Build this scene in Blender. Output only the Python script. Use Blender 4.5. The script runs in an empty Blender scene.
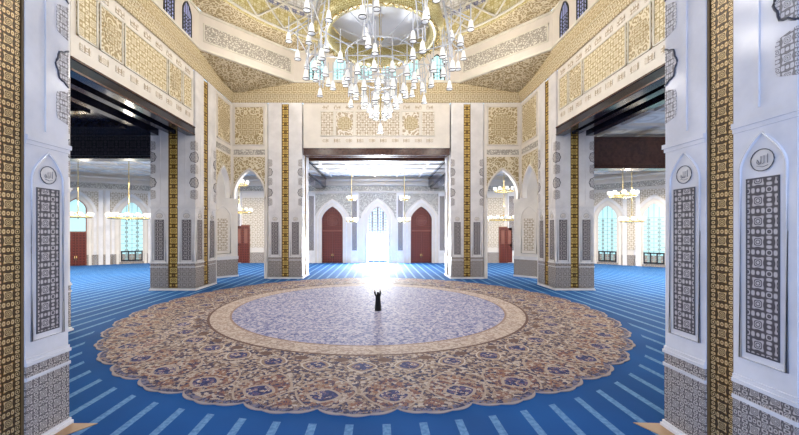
import bpy, bmesh, math, random
from mathutils import Vector, Matrix
random.seed(7)
PI = math.pi
S = bpy.context.scene
COL = S.collection

# ------------------------------------------------------------------ mesh builder
class MB:
    """Collects shapes (with box-projected UVs in metres) into ONE mesh."""
    def __init__(self, T=None):
        self.v, self.f, self.uv, self.sm = [], [], [], []
        self.T = T or Matrix.Identity(4)
    def add(self, pts, faces, smooth=False, uvs=None):
        b = len(self.v)
        P = [Vector(p) for p in pts]
        self.v += [self.T @ p for p in P]
        for f in faces:
            self.f.append([b + i for i in f])
            self.sm.append(smooth)
            if uvs:
                self.uv.append([uvs[i] for i in f])
            else:
                n = Vector((0, 0, 0))
                for i in range(len(f)):
                    a, c = P[f[i]], P[f[(i + 1) % len(f)]]
                    n += a.cross(c)
                ax = max(range(3), key=lambda k: abs(n[k]))
                i, j = ((1, 2), (0, 2), (0, 1))[ax]
                self.uv.append([(P[k][i], P[k][j]) for k in f])
        return self
    def box(s, x0, x1, y0, y1, z0, z1):
        if x0 > x1: x0, x1 = x1, x0
        if y0 > y1: y0, y1 = y1, y0
        if z0 > z1: z0, z1 = z1, z0
        p = [(x, y, z) for x in (x0, x1) for y in (y0, y1) for z in (z0, z1)]
        return s.add(p, [(0, 1, 3, 2), (4, 6, 7, 5), (0, 4, 5, 1), (2, 3, 7, 6), (0, 2, 6, 4), (1, 5, 7, 3)])
    def prism(s, poly, lo, hi, axis='y'):
        """poly in (x,z) extruded along y (axis='y') or in (x,y) extruded along z."""
        n = len(poly)
        if axis == 'y':
            a = [(p[0], lo, p[1]) for p in poly]; c = [(p[0], hi, p[1]) for p in poly]
        else:
            a = [(p[0], p[1], lo) for p in poly]; c = [(p[0], p[1], hi) for p in poly]
        fs = [tuple(range(n)), tuple(range(2 * n - 1, n - 1, -1))]
        fs += [(i, (i + 1) % n, n + (i + 1) % n, n + i) for i in range(n)]
        return s.add(a + c, fs)
    def tube(s, path, r, n=6, closed=False, r2=None):
        path = [Vector(p) for p in path]
        m = len(path); pts = []; fs = []
        for i, p in enumerate(path):
            a = path[(i - 1) % m] if (closed or i > 0) else p
            c = path[(i + 1) % m] if (closed or i < m - 1) else p
            t = (c - a).normalized()
            u = t.cross(Vector((0, 0, 1)))
            if u.length < 1e-3: u = t.cross(Vector((1, 0, 0)))
            u.normalize(); w = u.cross(t)
            rr = r if r2 is None else r + (r2 - r) * i / max(1, m - 1)
            for k in range(n):
                an = 2 * PI * k / n
                pts.append(p + u * math.cos(an) * rr + w * math.sin(an) * rr)
        for i in range(m if closed else m - 1):
            for k in range(n):
                a = i * n + k; b = i * n + (k + 1) % n; j = ((i + 1) % m) * n
                fs.append((a, b, j + (k + 1) % n, j + k))
        if not closed:
            fs.append(tuple(range(n - 1, -1, -1))); fs.append(tuple((m - 1) * n + k for k in range(n)))
        return s.add(pts, fs, smooth=True)
    def lathe(s, prof, c=(0, 0, 0), n=24, closed=False, sx=1, sy=1):
        pts = []; fs = []; m = len(prof); uv = []
        for (r, z) in prof:
            for k in range(n):
                a = 2 * PI * k / n
                pts.append((c[0] + sx * r * math.cos(a), c[1] + sy * r * math.sin(a), c[2] + z))
        for i in range(m if closed else m - 1):
            j = (i + 1) % m
            for k in range(n):
                fs.append((i * n + k, i * n + (k + 1) % n, j * n + (k + 1) % n, j * n + k))
        if not closed:
            if prof[0][0] > 1e-4: fs.append(tuple(range(n - 1, -1, -1)))
            if prof[-1][0] > 1e-4: fs.append(tuple((m - 1) * n + k for k in range(n)))
        return s.add(pts, fs, smooth=True)
    def disc(s, cx, cz, r, y0, y1, n=24, rz=None):
        rz = rz or r
        return s.prism([(cx + r * math.cos(2 * PI * k / n), cz + rz * math.sin(2 * PI * k / n)) for k in range(n)], y0, y1)
    def build(s, name, m, parent=None, fix=True):
        me = bpy.data.meshes.new(name)
        me.from_pydata([tuple(p) for p in s.v], [], s.f)
        uvl = me.uv_layers.new(name='UVMap')
        k = 0
        for u in s.uv:
            for c in u:
                uvl.data[k].uv = c; k += 1
        me.polygons.foreach_set('use_smooth', s.sm)
        if fix:
            bm = bmesh.new(); bm.from_mesh(me)
            big = [f for f in bm.faces if len(f.verts) > 4]
            if big: bmesh.ops.triangulate(bm, faces=big)
            bmesh.ops.recalc_face_normals(bm, faces=bm.faces)
            bm.to_mesh(me); bm.free()
        me.materials.append(m)
        o = bpy.data.objects.new(name, me)
        COL.objects.link(o)
        if parent: o.parent = parent
        return o

def tag(o, label, cat, group=None, kind=None):
    o['label'] = label; o['category'] = cat
    if group: o['group'] = group
    if kind: o['kind'] = kind
    return o
def empty(name, loc=(0, 0, 0), rz=0):
    o = bpy.data.objects.new(name, None); COL.objects.link(o)
    o.location = loc; o.rotation_euler = (0, 0, rz); o.empty_display_size = .3
    return o
def copy_tree(o, parent=None):
    c = o.copy(); COL.objects.link(c)
    if parent: c.parent = parent
    for ch in list(o.children): copy_tree(ch, c)
    return c
def frame(ox, oy, ux, uy):
    """Local (u, outward, z) frame on a vertical plane: u runs along (ux,uy); outward is u turned +90 deg."""
    l = math.hypot(ux, uy); ux /= l; uy /= l
    return Matrix(((ux, -uy, 0, ox), (uy, ux, 0, oy), (0, 0, 1, 0), (0, 0, 0, 1)))

def arch(cx, w, spring, apex, n=14, p=.3):
    """Pointed arch from right foot to left foot, list of (x,z)."""
    out = []
    for i in range(2 * n + 1):
        a = PI * i / (2 * n)
        t = math.cos(a)
        h = (1 - p) * math.sqrt(max(0, 1 - t * t)) + p * (1 - abs(t))
        out.append((cx + t * w / 2, spring + (apex - spring) * h))
    return out

# ------------------------------------------------------------------ materials
def star_group():
    g = bpy.data.node_groups.new('Star', 'ShaderNodeTree')
    g.interface.new_socket('Vector', in_out='INPUT', socket_type='NodeSocketVector')
    g.interface.new_socket('Scale', in_out='INPUT', socket_type='NodeSocketFloat')
    g.interface.new_socket('Value', in_out='OUTPUT', socket_type='NodeSocketFloat')
    N, L = g.nodes, g.links
    gi = N.new('NodeGroupInput'); go = N.new('NodeGroupOutput')
    mul = N.new('ShaderNodeVectorMath'); mul.operation = 'SCALE'
    L.new(gi.outputs[0], mul.inputs[0]); L.new(gi.outputs[1], mul.inputs['Scale'])
    prev = None
    for k in range(4):
        d = N.new('ShaderNodeVectorMath'); d.operation = 'DOT_PRODUCT'
        a = PI * k / 4; q = 2 * PI * (1.41421356 if k % 2 else 1)      # diagonal waves close on a square lattice
        d.inputs[1].default_value = (math.cos(a) * q, math.sin(a) * q, 0)
        L.new(mul.outputs[0], d.inputs[0])
        c = N.new('ShaderNodeMath'); c.operation = 'COSINE'; L.new(d.outputs['Value'], c.inputs[0])
        if prev is None: prev = c
        else:
            s = N.new('ShaderNodeMath'); s.operation = 'ADD'
            L.new(prev.outputs[0], s.inputs[0]); L.new(c.outputs[0], s.inputs[1]); prev = s
    L.new(prev.outputs[0], go.inputs[0])
    return g
STAR = star_group()

class NT:
    def __init__(s, name):
        s.m = bpy.data.materials.new(name); s.m.use_nodes = True
        s.N, s.L = s.m.node_tree.nodes, s.m.node_tree.links
        s.N.clear()
        s.out = s.N.new('ShaderNodeOutputMaterial')
        s.b = s.N.new('ShaderNodeBsdfPrincipled')
        s.L.new(s.b.outputs[0], s.out.inputs[0])
        s.tc = s.N.new('ShaderNodeTexCoord')
    def put(s, sock, v):
        if isinstance(v, bpy.types.NodeSocket): s.L.new(v, sock)
        elif v is not None:
            if isinstance(v, (tuple, list)) and len(v) == 3 and len(sock.default_value) == 4: v = (*v, 1)
            sock.default_value = v
    def math(s, op, a, b=None, c=None):
        n = s.N.new('ShaderNodeMath'); n.operation = op
        s.put(n.inputs[0], a)
        if b is not None: s.put(n.inputs[1], b)
        if c is not None: s.put(n.inputs[2], c)
        return n.outputs[0]
    def star(s, vec, scale):
        n = s.N.new('ShaderNodeGroup'); n.node_tree = STAR
        s.L.new(vec, n.inputs[0]); n.inputs[1].default_value = scale
        return n.outputs[0]
    def ramp(s, fac, stops, mode='LINEAR'):
        n = s.N.new('ShaderNodeValToRGB'); n.color_ramp.interpolation = mode
        e = n.color_ramp.elements
        while len(e) < len(stops): e.new(.5)
        for el, (p, c) in zip(e, stops):
            el.position = p; el.color = (*c, 1)
        s.put(n.inputs[0], fac); return n.outputs[0]
    def mix(s, fac, a, b):
        n = s.N.new('ShaderNodeMix'); n.data_type = 'RGBA'
        s.put(n.inputs[0], fac); s.put(n.inputs[6], a); s.put(n.inputs[7], b)
        return n.outputs[2]
    def noise(s, vec, scale, detail=3, rough=.5):
        n = s.N.new('ShaderNodeTexNoise'); s.L.new(vec, n.inputs['Vector'])
        n.inputs['Scale'].default_value = scale; n.inputs['Detail'].default_value = detail; n.inputs['Roughness'].default_value = rough
        return n.outputs[0]
    def voro(s, vec, scale, feat='F1', out='Distance'):
        n = s.N.new('ShaderNodeTexVoronoi'); n.feature = feat; s.L.new(vec, n.inputs['Vector'])
        n.inputs['Scale'].default_value = scale
        return n.outputs[out]
    def bump(s, h, d=.02, st=.4):
        n = s.N.new('ShaderNodeBump'); n.inputs['Distance'].default_value = d; n.inputs['Strength'].default_value = st
        s.L.new(h, n.inputs['Height']); s.L.new(n.outputs[0], s.b.inputs['Normal'])
    def fin(s, col, rough=.5, metal=0, spec=.5):
        s.put(s.b.inputs['Base Color'], col); s.put(s.b.inputs['Roughness'], rough)
        s.put(s.b.inputs['Metallic'], metal); s.put(s.b.inputs['Specular IOR Level'], spec)
        return s.m

def plain(name, col, rough=.5, metal=0, vary=.06, scale=.6):
    t = NT(name)
    f = t.noise(t.tc.outputs['Object'], scale, 5, .6)
    c2 = tuple(max(0, c * (1 - vary * 3)) for c in col)
    return t.fin(t.ramp(f, [(.35, c2), (.6, col)]), rough, metal)
def contour(name, scale, stops, k=3.0, rough=.4, metal=0, fine=None, bump=.0, spec=.5):
    """Interlaced eight-fold star ornament."""
    t = NT(name); uv = t.tc.outputs['UV']
    f = t.star(uv, scale)
    if fine: f = t.math('MULTIPLY_ADD', t.star(uv, scale * 2), fine, f)
    w = t.math('MULTIPLY_ADD', t.math('SINE', t.math('MULTIPLY', f, k)), .5, .5)
    if bump: t.bump(w, bump, .6)
    return t.fin(t.ramp(w, stops), rough, metal, spec)
def floral(name, scale, stops, rough=.5, metal=0, rings=14, dist=.5):
    """Scrolling leaf ornament: ringed cells warped by noise."""
    t = NT(name); uv = t.tc.outputs['UV']
    nz = t.N.new('ShaderNodeTexNoise'); t.L.new(uv, nz.inputs['Vector']); nz.inputs['Scale'].default_value = scale * .8
    ad = t.N.new('ShaderNodeVectorMath'); ad.operation = 'MULTIPLY_ADD'
    t.L.new(nz.outputs['Color'], ad.inputs[0]); ad.inputs[1].default_value = (dist / scale,) * 3; t.L.new(uv, ad.inputs[2])
    d = t.voro(ad.outputs[0], scale)
    w = t.math('MULTIPLY_ADD', t.math('SINE', t.math('MULTIPLY', d, rings)), .5, .5)
    return t.fin(t.ramp(w, stops), rough, metal)
def glow(name, col, strength, base=(.8, .8, .8)):
    t = NT(name)
    t.put(t.b.inputs['Emission Color'], col); t.b.inputs['Emission Strength'].default_value = strength
    return t.fin(base, .3)

M = {}
M['marble'] = plain('white_marble', (.86, .83, .815), .16, vary=.05, scale=.5)
M['cream'] = plain('cream_stone', (.83, .77, .69), .45, vary=.03)
M['creamlight'] = plain('pale_stone', (.76, .70, .63), .5, vary=.02)
M['mosaic'] = contour('grey_mosaic', 1.95, [(.0, (.06, .05, .055)), (.36, (.15, .13, .13)), (.58, (.40, .36, .35)), (1, (.56, .51, .49))], 2.2, .3, fine=.7)
M['wainscot'] = contour('speckled_carved_mosaic', 2.1, [(.0, (.11, .09, .085)), (.42, (.22, .185, .165)), (.6, (.50, .435, .38)), (1, (.66, .59, .52))], 2.8, .3, fine=.9)
M['gold'] = contour('gold_star_mosaic', 1.95, [(.0, (.04, .02, .006)), (.36, (.15, .075, .018)), (.55, (.44, .25, .06)), (.88, (.60, .38, .12)), (1, (.9, .76, .5))], 2.2, .3, .2, fine=.9)
M['goldpat'] = floral('gold_leaf_ornament', 1.9, [(.0, (.34, .25, .12)), (.4, (.50, .39, .21)), (.65, (.70, .60, .40)), (1, (.79, .71, .54))], .45)
M['goldfine'] = contour('gold_carved_cornice', 1.15, [(.0, (.36, .26, .12)), (.45, (.50, .39, .21)), (.7, (.68, .58, .38)), (1, (.78, .70, .52))], 2.6, .45, fine=.7)
M['palepat'] = contour('pale_carved_ornament', .95, [(.0, (.42, .33, .22)), (.4, (.56, .47, .35)), (.65, (.83, .76, .66)), (1, (.86, .80, .72))], 2.6, .5, fine=.6)
M['paleleaf'] = floral('pale_leaf_relief', 1.5, [(.0, (.42, .33, .22)), (.45, (.60, .50, .37)), (.7, (.84, .77, .67)), (1, (.86, .8, .72))], .5)
M['goldsoft'] = contour('soft_gold_relief', .95, [(.0, (.42, .32, .15)), (.4, (.58, .46, .26)), (.65, (.80, .70, .48)), (1, (.84, .76, .58))], 2.6, .5, fine=.6)
M['script'] = floral('dense_script_relief', 3.4, [(.0, (.34, .31, .27)), (.45, (.46, .42, .36)), (.6, (.70, .66, .58)), (1, (.76, .72, .64))], .5, rings=9, dist=1.1)
M['goldbig'] = contour('bold_gold_star_mosaic', .92, [(.0, (.08, .04, .008)), (.3, (.24, .13, .02)), (.5, (.56, .34, .045)), (.85, (.64, .42, .08)), (1, (.80, .64, .28))], 2.2, .35, .1, fine=.5)
M['bronze'] = plain('dark_bronze', (.22, .13, .05), .35)
M['orn'] = contour('carved_grey_lines', 2.4, [(.0, (.22, .19, .18)), (.3, (.34, .31, .29)), (.45, (.62, .58, .55)), (1, (.74, .70, .68))], 2.4, .35, fine=.8)
M['line'] = plain('dark_outline', (.07, .065, .075), .4)
M['wood'] = plain('dark_timber', (.016, .016, .030), .12, vary=.15, scale=3)
M['woodc'] = contour('carved_dark_timber', .8, [(.0, (.010, .009, .012)), (.5, (.03, .026, .035)), (1, (.085, .075, .085))], 2.6, .3, fine=.7)
M['woodb'] = plain('brown_timber', (.085, .032, .022), .25, vary=.15, scale=3)
M['door'] = contour('red_carved_door_wood', 2.0, [(.0, (.06, .010, .006)), (.5, (.14, .022, .012)), (1, (.24, .045, .025))], 2.5, .4)
M['doorl'] = plain('door_moulding', (.26, .09, .06), .4)
M['glass'] = glow('daylit_lattice_glass', (.45, .80, .86), .72, (.35, .55, .56))
M['glassb'] = glow('deep_blue_dusk_glass', (.30, .36, .62), .55, (.3, .3, .5))
M['glassc'] = glow('cyan_daylit_glass', (.50, .85, .92), .9, (.4, .6, .6))
M['iron'] = plain('black_iron', (.02, .025, .03), .4)
M['frost'] = glow('lit_frosted_glass', (1, .97, .92), .22, (.9, .9, .88))
M['crystal'] = plain('crystal_rod', (.66, .68, .72), .2)
M['dish'] = plain('white_frosted_dish', (.86, .86, .87), .5, vary=.01)
M['brass'] = plain('polished_brass', (.78, .60, .26), .25, .8)
M['filigree'] = contour('gilt_filigree', 2.2, [(.0, (.30, .22, .05)), (.45, (.46, .37, .10)), (.6, (.62, .54, .22)), (1, (.76, .70, .42))], 2.6, .35, .1, fine=.6)
M['rib'] = plain('ivory_plaster_rib', (.80, .76, .66), .5)
M['tan'] = plain('tan_marble_floor', (.45, .26, .12), .4)
M['cloth'] = plain('black_cloth', (.006, .006, .008), .9)
M['skin'] = plain('skin', (.45, .28, .2), .6)
M['ceil'] = contour('white_coffer_plaster', .22, [(.0, (.68, .66, .64)), (.3, (.78, .76, .74)), (.6, (.84, .83, .81)), (1, (.86, .85, .84))], 2.0, .6)

# blue carpet, woven prayer rows running away from the entrance
RC = Vector((-.75, 31.2, 0)); RUG_R = 18.75
t = NT('blue_prayer_carpet')
sep = t.N.new('ShaderNodeSeparateXYZ'); t.L.new(t.tc.outputs['Object'], sep.inputs[0])
X, Y = sep.outputs[0], sep.outputs[1]
fx = t.math('FRACT', t.math('DIVIDE', t.math('ADD', X, 1000 * 1.23 - .27 + .12), 1.23))
st = t.math('LESS_THAN', fx, .22)
dx = t.math('SUBTRACT', X, RC.x); dy = t.math('SUBTRACT', Y, RC.y)
rr = t.math('SQRT', t.math('ADD', t.math('MULTIPLY', dx, dx), t.math('MULTIPLY', dy, dy)))
st = t.math('MULTIPLY', st, t.math('GREATER_THAN', rr, 19.3))
nz = t.noise(t.tc.outputs['Object'], 7, 2)
st = t.math('MULTIPLY', st, t.ramp(nz, [(.36, (.55, .55, .55)), (.6, (1, 1, 1))]))
base = t.ramp(t.noise(t.tc.outputs['Object'], .25, 3), [(.3, (.003, .070, .24)), (.7, (.004, .098, .33))])
M['carpet'] = t.fin(t.mix(t.math('MULTIPLY', st, .85), base, (.18, .37, .60)), .85, 0, .25)

# round medallion carpet, polar pattern
NL = 40
t = NT('medallion_carpet')
sep = t.N.new('ShaderNodeSeparateXYZ'); t.L.new(t.tc.outputs['Object'], sep.inputs[0])
X, Y = sep.outputs[0], sep.outputs[1]
r = t.math('SQRT', t.math('ADD', t.math('MULTIPLY', X, X), t.math('MULTIPLY', Y, Y)))
ang = t.math('MULTIPLY', t.math('ARCTAN2', Y, X), NL / (2 * PI))
def cell(off, rc, wx, wy):
    """distance 0..1 inside an ellipse repeated around radius rc"""
    fu = t.math('SUBTRACT', t.math('FRACT', t.math('ADD', ang, 100 + off)), .5)
    xx = t.math('DIVIDE', t.math('MULTIPLY', fu, t.math('MULTIPLY', r, 2 * PI / NL)), wx)
    yy = t.math('DIVIDE', t.math('SUBTRACT', r, rc), wy)
    # superellipse-ish: mix of round and lozenge
    e = t.math('SQRT', t.math('ADD', t.math('MULTIPLY', xx, xx), t.math('MULTIPLY', yy, yy)))
    l = t.math('ADD', t.math('ABSOLUTE', xx), t.math('ABSOLUTE', yy))
    return t.math('MULTIPLY_ADD', l, .35, t.math('MULTIPLY', e, .65))
def band(v, lo, hi):
    return t.math('MULTIPLY', t.math('GREATER_THAN', v, lo), t.math('LESS_THAN', v, hi))
vc = t.N.new('ShaderNodeTexVoronoi'); t.L.new(t.tc.outputs['Object'], vc.inputs['Vector']); vc.inputs['Scale'].default_value = 7.5
sepc = t.N.new('ShaderNodeSeparateColor'); t.L.new(vc.outputs['Color'], sepc.inputs[0])
vd = t.math('MULTIPLY_ADD', t.math('SINE', t.math('MULTIPLY', vc.outputs['Distance'], 17)), .16, sepc.outputs[0])
BEIGE, TAN, BROWN, NAVY, CREAM = (.41, .315, .25), (.27, .18, .135), (.13, .07, .055), (.03, .03, .085), (.54, .46, .40)
flor = t.ramp(vd, [(0, NAVY), (.26, BROWN), (.42, TAN), (.62, BEIGE), (.88, CREAM)], 'CONSTANT')
florn = t.ramp(vd, [(0, (.02, .025, .10)), (.45, (.06, .07, .2)), (.68, (.22, .10, .08)), (.86, CREAM)], 'CONSTANT')
florr = t.ramp(vd, [(0, NAVY), (.24, (.26, .11, .07)), (.55, TAN), (.74, BEIGE), (.94, CREAM)], 'CONSTANT')
vc2 = t.N.new('ShaderNodeTexVoronoi'); t.L.new(t.tc.outputs['Object'], vc2.inputs['Vector']); vc2.inputs['Scale'].default_value = 6.5
sepd = t.N.new('ShaderNodeSeparateColor'); t.L.new(vc2.outputs['Color'], sepd.inputs[0])
vd2 = t.math('MULTIPLY_ADD', t.math('SINE', t.math('MULTIPLY', vc2.outputs['Distance'], 14)), .22, sepd.outputs[1])
field = t.ramp(vd2, [(0, (.11, .12, .26)), (.25, (.25, .255, .40)), (.5, (.37, .355, .48)), (.8, (.54, .49, .54))], 'CONSTANT')
ringc = t.ramp(vd2, [(0, (.30, .22, .19)), (.3, (.46, .36, .30)), (.65, (.55, .45, .38))], 'CONSTANT')
col = flor
d = cell(0, 17.0, 1.25, 1.5)
col = t.mix(t.math('LESS_THAN', d, .92), col, florr)
col = t.mix(band(d, .95, 1.02), col, BEIGE)
d = cell(0, 17.3, .72, .62)
col = t.mix(t.math('LESS_THAN', d, .8), col, florn)
col = t.mix(band(d, .8, 1.0), col, BEIGE)
d = cell(.5, 14.25, .72, .68)
col = t.mix(t.math('LESS_THAN', d, 1), col, TAN)
col = t.mix(t.math('LESS_THAN', d, .72), col, florn)
col = t.mix(band(d, .92, 1.03), col, CREAM)
d = cell(.5, 18.1, .5, .5)
col = t.mix(t.math('LESS_THAN', d, .8), col, florr)
d = cell(0, 13.4, .5, .36)
col = t.mix(t.math('LESS_THAN', d, .8), col, BROWN)
col = t.mix(band(r, 12.6, 12.78), col, BROWN)
col = t.mix(t.math('LESS_THAN', r, 12.6), col, ringc)
d = cell(0, 11.85, .45, .36)
col = t.mix(band(d, .5, .8), col, (.38, .27, .22))
col = t.mix(band(r, 11.1, 11.25), col, (.30, .2, .16))
col = t.mix(t.math('LESS_THAN', r, 11.1), col, field)
sc = t.math('MULTIPLY_ADD', t.math('POWER', t.math('ABSOLUTE', t.math('COSINE', t.math('MULTIPLY', ang, PI))), .7), .42, RUG_R - .42)
col = t.mix(t.math('GREATER_THAN', t.math('SUBTRACT', r, sc), -.32), col, t.ramp(vd, [(0, NAVY), (.4, (.16, .16, .26)), (.7, TAN)], 'CONSTANT'))
col = t.mix(t.math('GREATER_THAN', t.math('SUBTRACT', r, sc), -.06), col, (.34, .29, .28))
M['rug'] = t.fin(col, .75, 0, .25)

# dome: gilded skirt, blue-grey cells, white lattice above (by height on the dome itself)
t = NT('dome_plaster')
sep = t.N.new('ShaderNodeSeparateXYZ'); t.L.new(t.tc.outputs['Object'], sep.inputs[0])
Z = sep.outputs[2]; A = t.math('ARCTAN2', sep.outputs[1], sep.outputs[0])
cv = t.N.new('ShaderNodeCombineXYZ'); t.L.new(t.math('MULTIPLY', A, 16), cv.inputs[0]); t.L.new(Z, cv.inputs[1])
f = t.star(cv.outputs[0], 1.1)
w = t.math('MULTIPLY_ADD', t.math('SINE', t.math('MULTIPLY', f, 2.6)), .5, .5)
cg = t.ramp(w, [(0, (.52, .42, .16)), (.5, (.66, .56, .26)), (1, (.80, .74, .50))])
cb = t.ramp(w, [(0, (.20, .21, .32)), (.5, (.42, .40, .44)), (.7, (.72, .66, .5)), (1, (.84, .8, .7))])
cw = t.ramp(w, [(0, (.60, .57, .52)), (.35, (.78, .76, .72)), (1, (.90, .89, .87))])
col = t.mix(t.math('GREATER_THAN', Z, 2.8), cg, cb)
col = t.mix(t.math('GREATER_THAN', Z, 3.7), col, cw)
M['dome'] = t.fin(col, .5)

# ------------------------------------------------------------------ setting
XL, XR, YB, YF = -20.0, 19.5, 49.0, 12.0
H0, HC, HS, HD, HT = 17.9, 24.1, 25.4, 26.8, 31.3          # soffit, cornice, drum foot, drum top
STRUCT = 'structure'
mb = MB(); mb.box(-64, 58, -8, 80, -.3, 0)
tag(mb.build('floor', M['carpet']), 'deep blue carpeted floor with pale prayer row stripes', 'floor', kind=STRUCT)
for nm, pts, lb in (('trim_1', [(-10.4, 11.95), (-9.35, 11.95), (-10.0, 11.0), (-10.4, 11.0)], 'tan marble sliver of floor beside the left entrance pier'),
                    ('trim_2', [(9.5, 11.95), (8.55, 12.0), (9.0, 11.0), (9.5, 11.0)], 'tan marble sliver of floor beside the right entrance pier')):
    tag(MB().prism(pts, 0.001, .02, 'z').build(nm, M['tan']), lb, 'floor trim', kind=STRUCT)

# medallion rug
mb = MB(); n = 960; ring = []
for k in range(n):
    a = 2 * PI * k / n
    R = RUG_R - .42 + .42 * abs(math.cos(a * NL / 2)) ** .7 + .09 * abs(math.cos(a * NL * 1.5))
    ring.append((R * math.cos(a), R * math.sin(a)))
mb.prism(ring, 0, .03, 'z')
rug = mb.build('medallion_rug', M['rug']); rug.location = (RC.x, RC.y, .002)
tag(rug, 'huge round scalloped carpet with floral rosette rings and lavender centre', 'carpet')

# hall walls -------------------------------------------------------------
def frieze(parent, T, u0, u1, v0, v1, m1, m2, out=.0):
    """Frieze of framed panels with two dashed borders."""
    L = u1 - u0
    b = MB(T)
    for v in (v0, v1 - .55):
        n = int(L / 1.5)
        for k in range(n):
            c = u0 + (k + .5) * L / n
            b.box(c - .45, c + .45, out, out + .05, v, v + .5)
    b.build('dashed_border', M['palepat'], parent)
    a0, a1 = v0 + .85, v1 - .85
    h = a1 - a0
    w = [.13, .17, .40, .17, .13]; x = u0
    for k, q in enumerate(w):
        xa, xb = x + .1, x + q * L - .1
        pn = MB(T).box(xa, xb, out, out + .06, a0, a1).build('frieze_panel', M[m1 if k % 2 else m2], parent)
        f = MB(T)
        for (p0, p1, q0, q1) in ((xa, xb, a0, a0 + .1), (xa, xb, a1 - .1, a1), (xa, xa + .1, a0, a1), (xb - .1, xb, a0, a1)):
            f.box(p0, p1, out + .05, out + .12, q0, q1)
        f.build('panel_frame', M['rib'], pn)
        if k % 2:
            c = (xa + xb) / 2; m = (a0 + a1) / 2; rr = min(xb - xa, h) / 2 - .25
            rs = MB(T)
            for q2, d2 in ((1, .08), (.8, .11), (.55, .13), (.25, .15)): rs.disc(c, m, rr * q2, out + .05, out + d2, 20)
            rs.build('rosette', M['goldfine'], pn)
        x += q * L

BAY = [0]
def corner_bay(label, T, u0, u1, legside):
    """Arched bay beside a corner: u0..u1 wide, leg on one side only."""
    w = u1 - u0
    cx = (u0 + u1) / 2; ow = w - .9
    a = arch(cx, ow, 11.6, 14.9, 14, .35)
    poly = [(u1, 11.0 if legside < 0 else 0), (u1, HC), (u0, HC), (u0, 11.0 if legside > 0 else 0)]
    xr, xl = cx + ow / 2, cx - ow / 2
    poly += [(xl, 11.0 if legside > 0 else 0)] + a[::-1] + [(xr, 11.0 if legside < 0 else 0)]
    BAY[0] += 1
    o = MB(T).prism(poly, -.6, 0).build('wall_corner_%d' % BAY[0], M['cream']); tag(o, label, 'wall', kind=STRUCT)
    # arch moulding
    at = arch(cx, ow + .25, 11.6, 15.05, 14, .35)
    MB(T).tube([(p[0], .03, p[1]) for p in [(at[0][0], 11.0)] + at + [(at[-1][0], 11.0)]], .09, 6).build('arch_moulding', M['creamlight'], o)
    # spandrel ornament
    sp = arch(cx, ow + .5, 11.9, 15.25, 14, .35)
    poly = [(u1 - .35, 12.1), (u1 - .35, 16.7), (u0 + .35, 16.7), (u0 + .35, 12.1)] + [p for p in sp[::-1] if u0 + .4 < p[0] < u1 - .4]
    MB(T).prism(poly, 0, .04).build('spandrel_ornament', M['goldpat'], o)
    MB(T).box(u0 + .35, u1 - .35, 0, .06, 17.0, 17.7).build('band_ornament', M['script'], o)
    pn = MB(T).box(u0 + .55, u1 - .55, 0, .05, 18.4, 23.5).build('square_panel', M['goldpat'], o)
    f = MB(T)
    for (p0, p1, q0, q1) in ((u0 + .4, u1 - .4, 18.25, 18.4), (u0 + .4, u1 - .4, 23.5, 23.65), (u0 + .4, u0 + .55, 18.25, 23.65), (u1 - .55, u1 - .4, 18.25, 23.65)):
        f.box(p0, p1, 0, .12, q0, q1)
    f.build('panel_frame', M['creamlight'], pn)
    rs = MB(T)
    for q2, d2 in ((1, .07), (.8, .1), (.5, .12), (.22, .14)): rs.disc(cx, 20.95, (w / 2 - .9) * q2, .03, d2, 24)
    rs.build('rosette', M['goldfine'], pn)

LP, RP = 2.45, 2.1            # half widths of the side piers (left, right)
# left wall: plane X = XL-.15 facing +X  (u runs along -Y so that outward = +X)
TL = frame(XL - .15, 0, 0, -1)   # u = -y
wl = MB().box(XL - .15, XL - 4.8, 23.46, 39.04, H0, HS).build('wall_left', M['cream'])
tag(wl, 'cream upper wall above the left timber-lined opening', 'wall', kind=STRUCT)
frieze(wl, TL, -38.7, -23.8, 18.7, 23.8, 'goldpat', 'goldsoft')
corner_bay('arched corner wall bay at the back end of the left side wall', TL, -49.15, -44.28, 1)
TR = frame(XR + .15, 0, 0, 1)    # u = y, outward -X
wr = MB().box(XR + .15, XR + 4.1, 23.26, 39.14, H0, HS).build('wall_right', M['cream'])
tag(wr, 'cream upper wall above the right timber-lined opening', 'wall', kind=STRUCT)
frieze(wr, TR, 23.6, 38.8, 18.7, 23.8, 'goldpat', 'goldsoft')
corner_bay('arched corner wall bay at the back end of the right side wall', TR, 43.68, 49.15, -1)
TB = frame(0, YB + .15, -1, 0)   # u = -x, outward -Y
wb = MB().box(-10.24, 9.84, YB + .15, YB + 4.5, H0, HS).build('wall_back', M['cream'])
tag(wb, 'pale upper wall above the central opening facing the entrance', 'wall', kind=STRUCT)
frieze(wb, TB, -7.9, 8.0, 18.7, 23.8, 'paleleaf', 'palepat')
corner_bay('arched corner bay of the back wall left of the gold-striped pier', TB, 15.18, 20.15, -1)
corner_bay('arched corner bay of the back wall right of the gold-striped pier', TB, -19.65, -14.58, 1)
wf = MB().box(-10.05, 9.15, 8.2, 11.6, H0, HS).build('wall_front', M['cream'])
tag(wf, 'cream upper wall over the entrance opening above the viewer', 'wall', kind=STRUCT)

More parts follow.
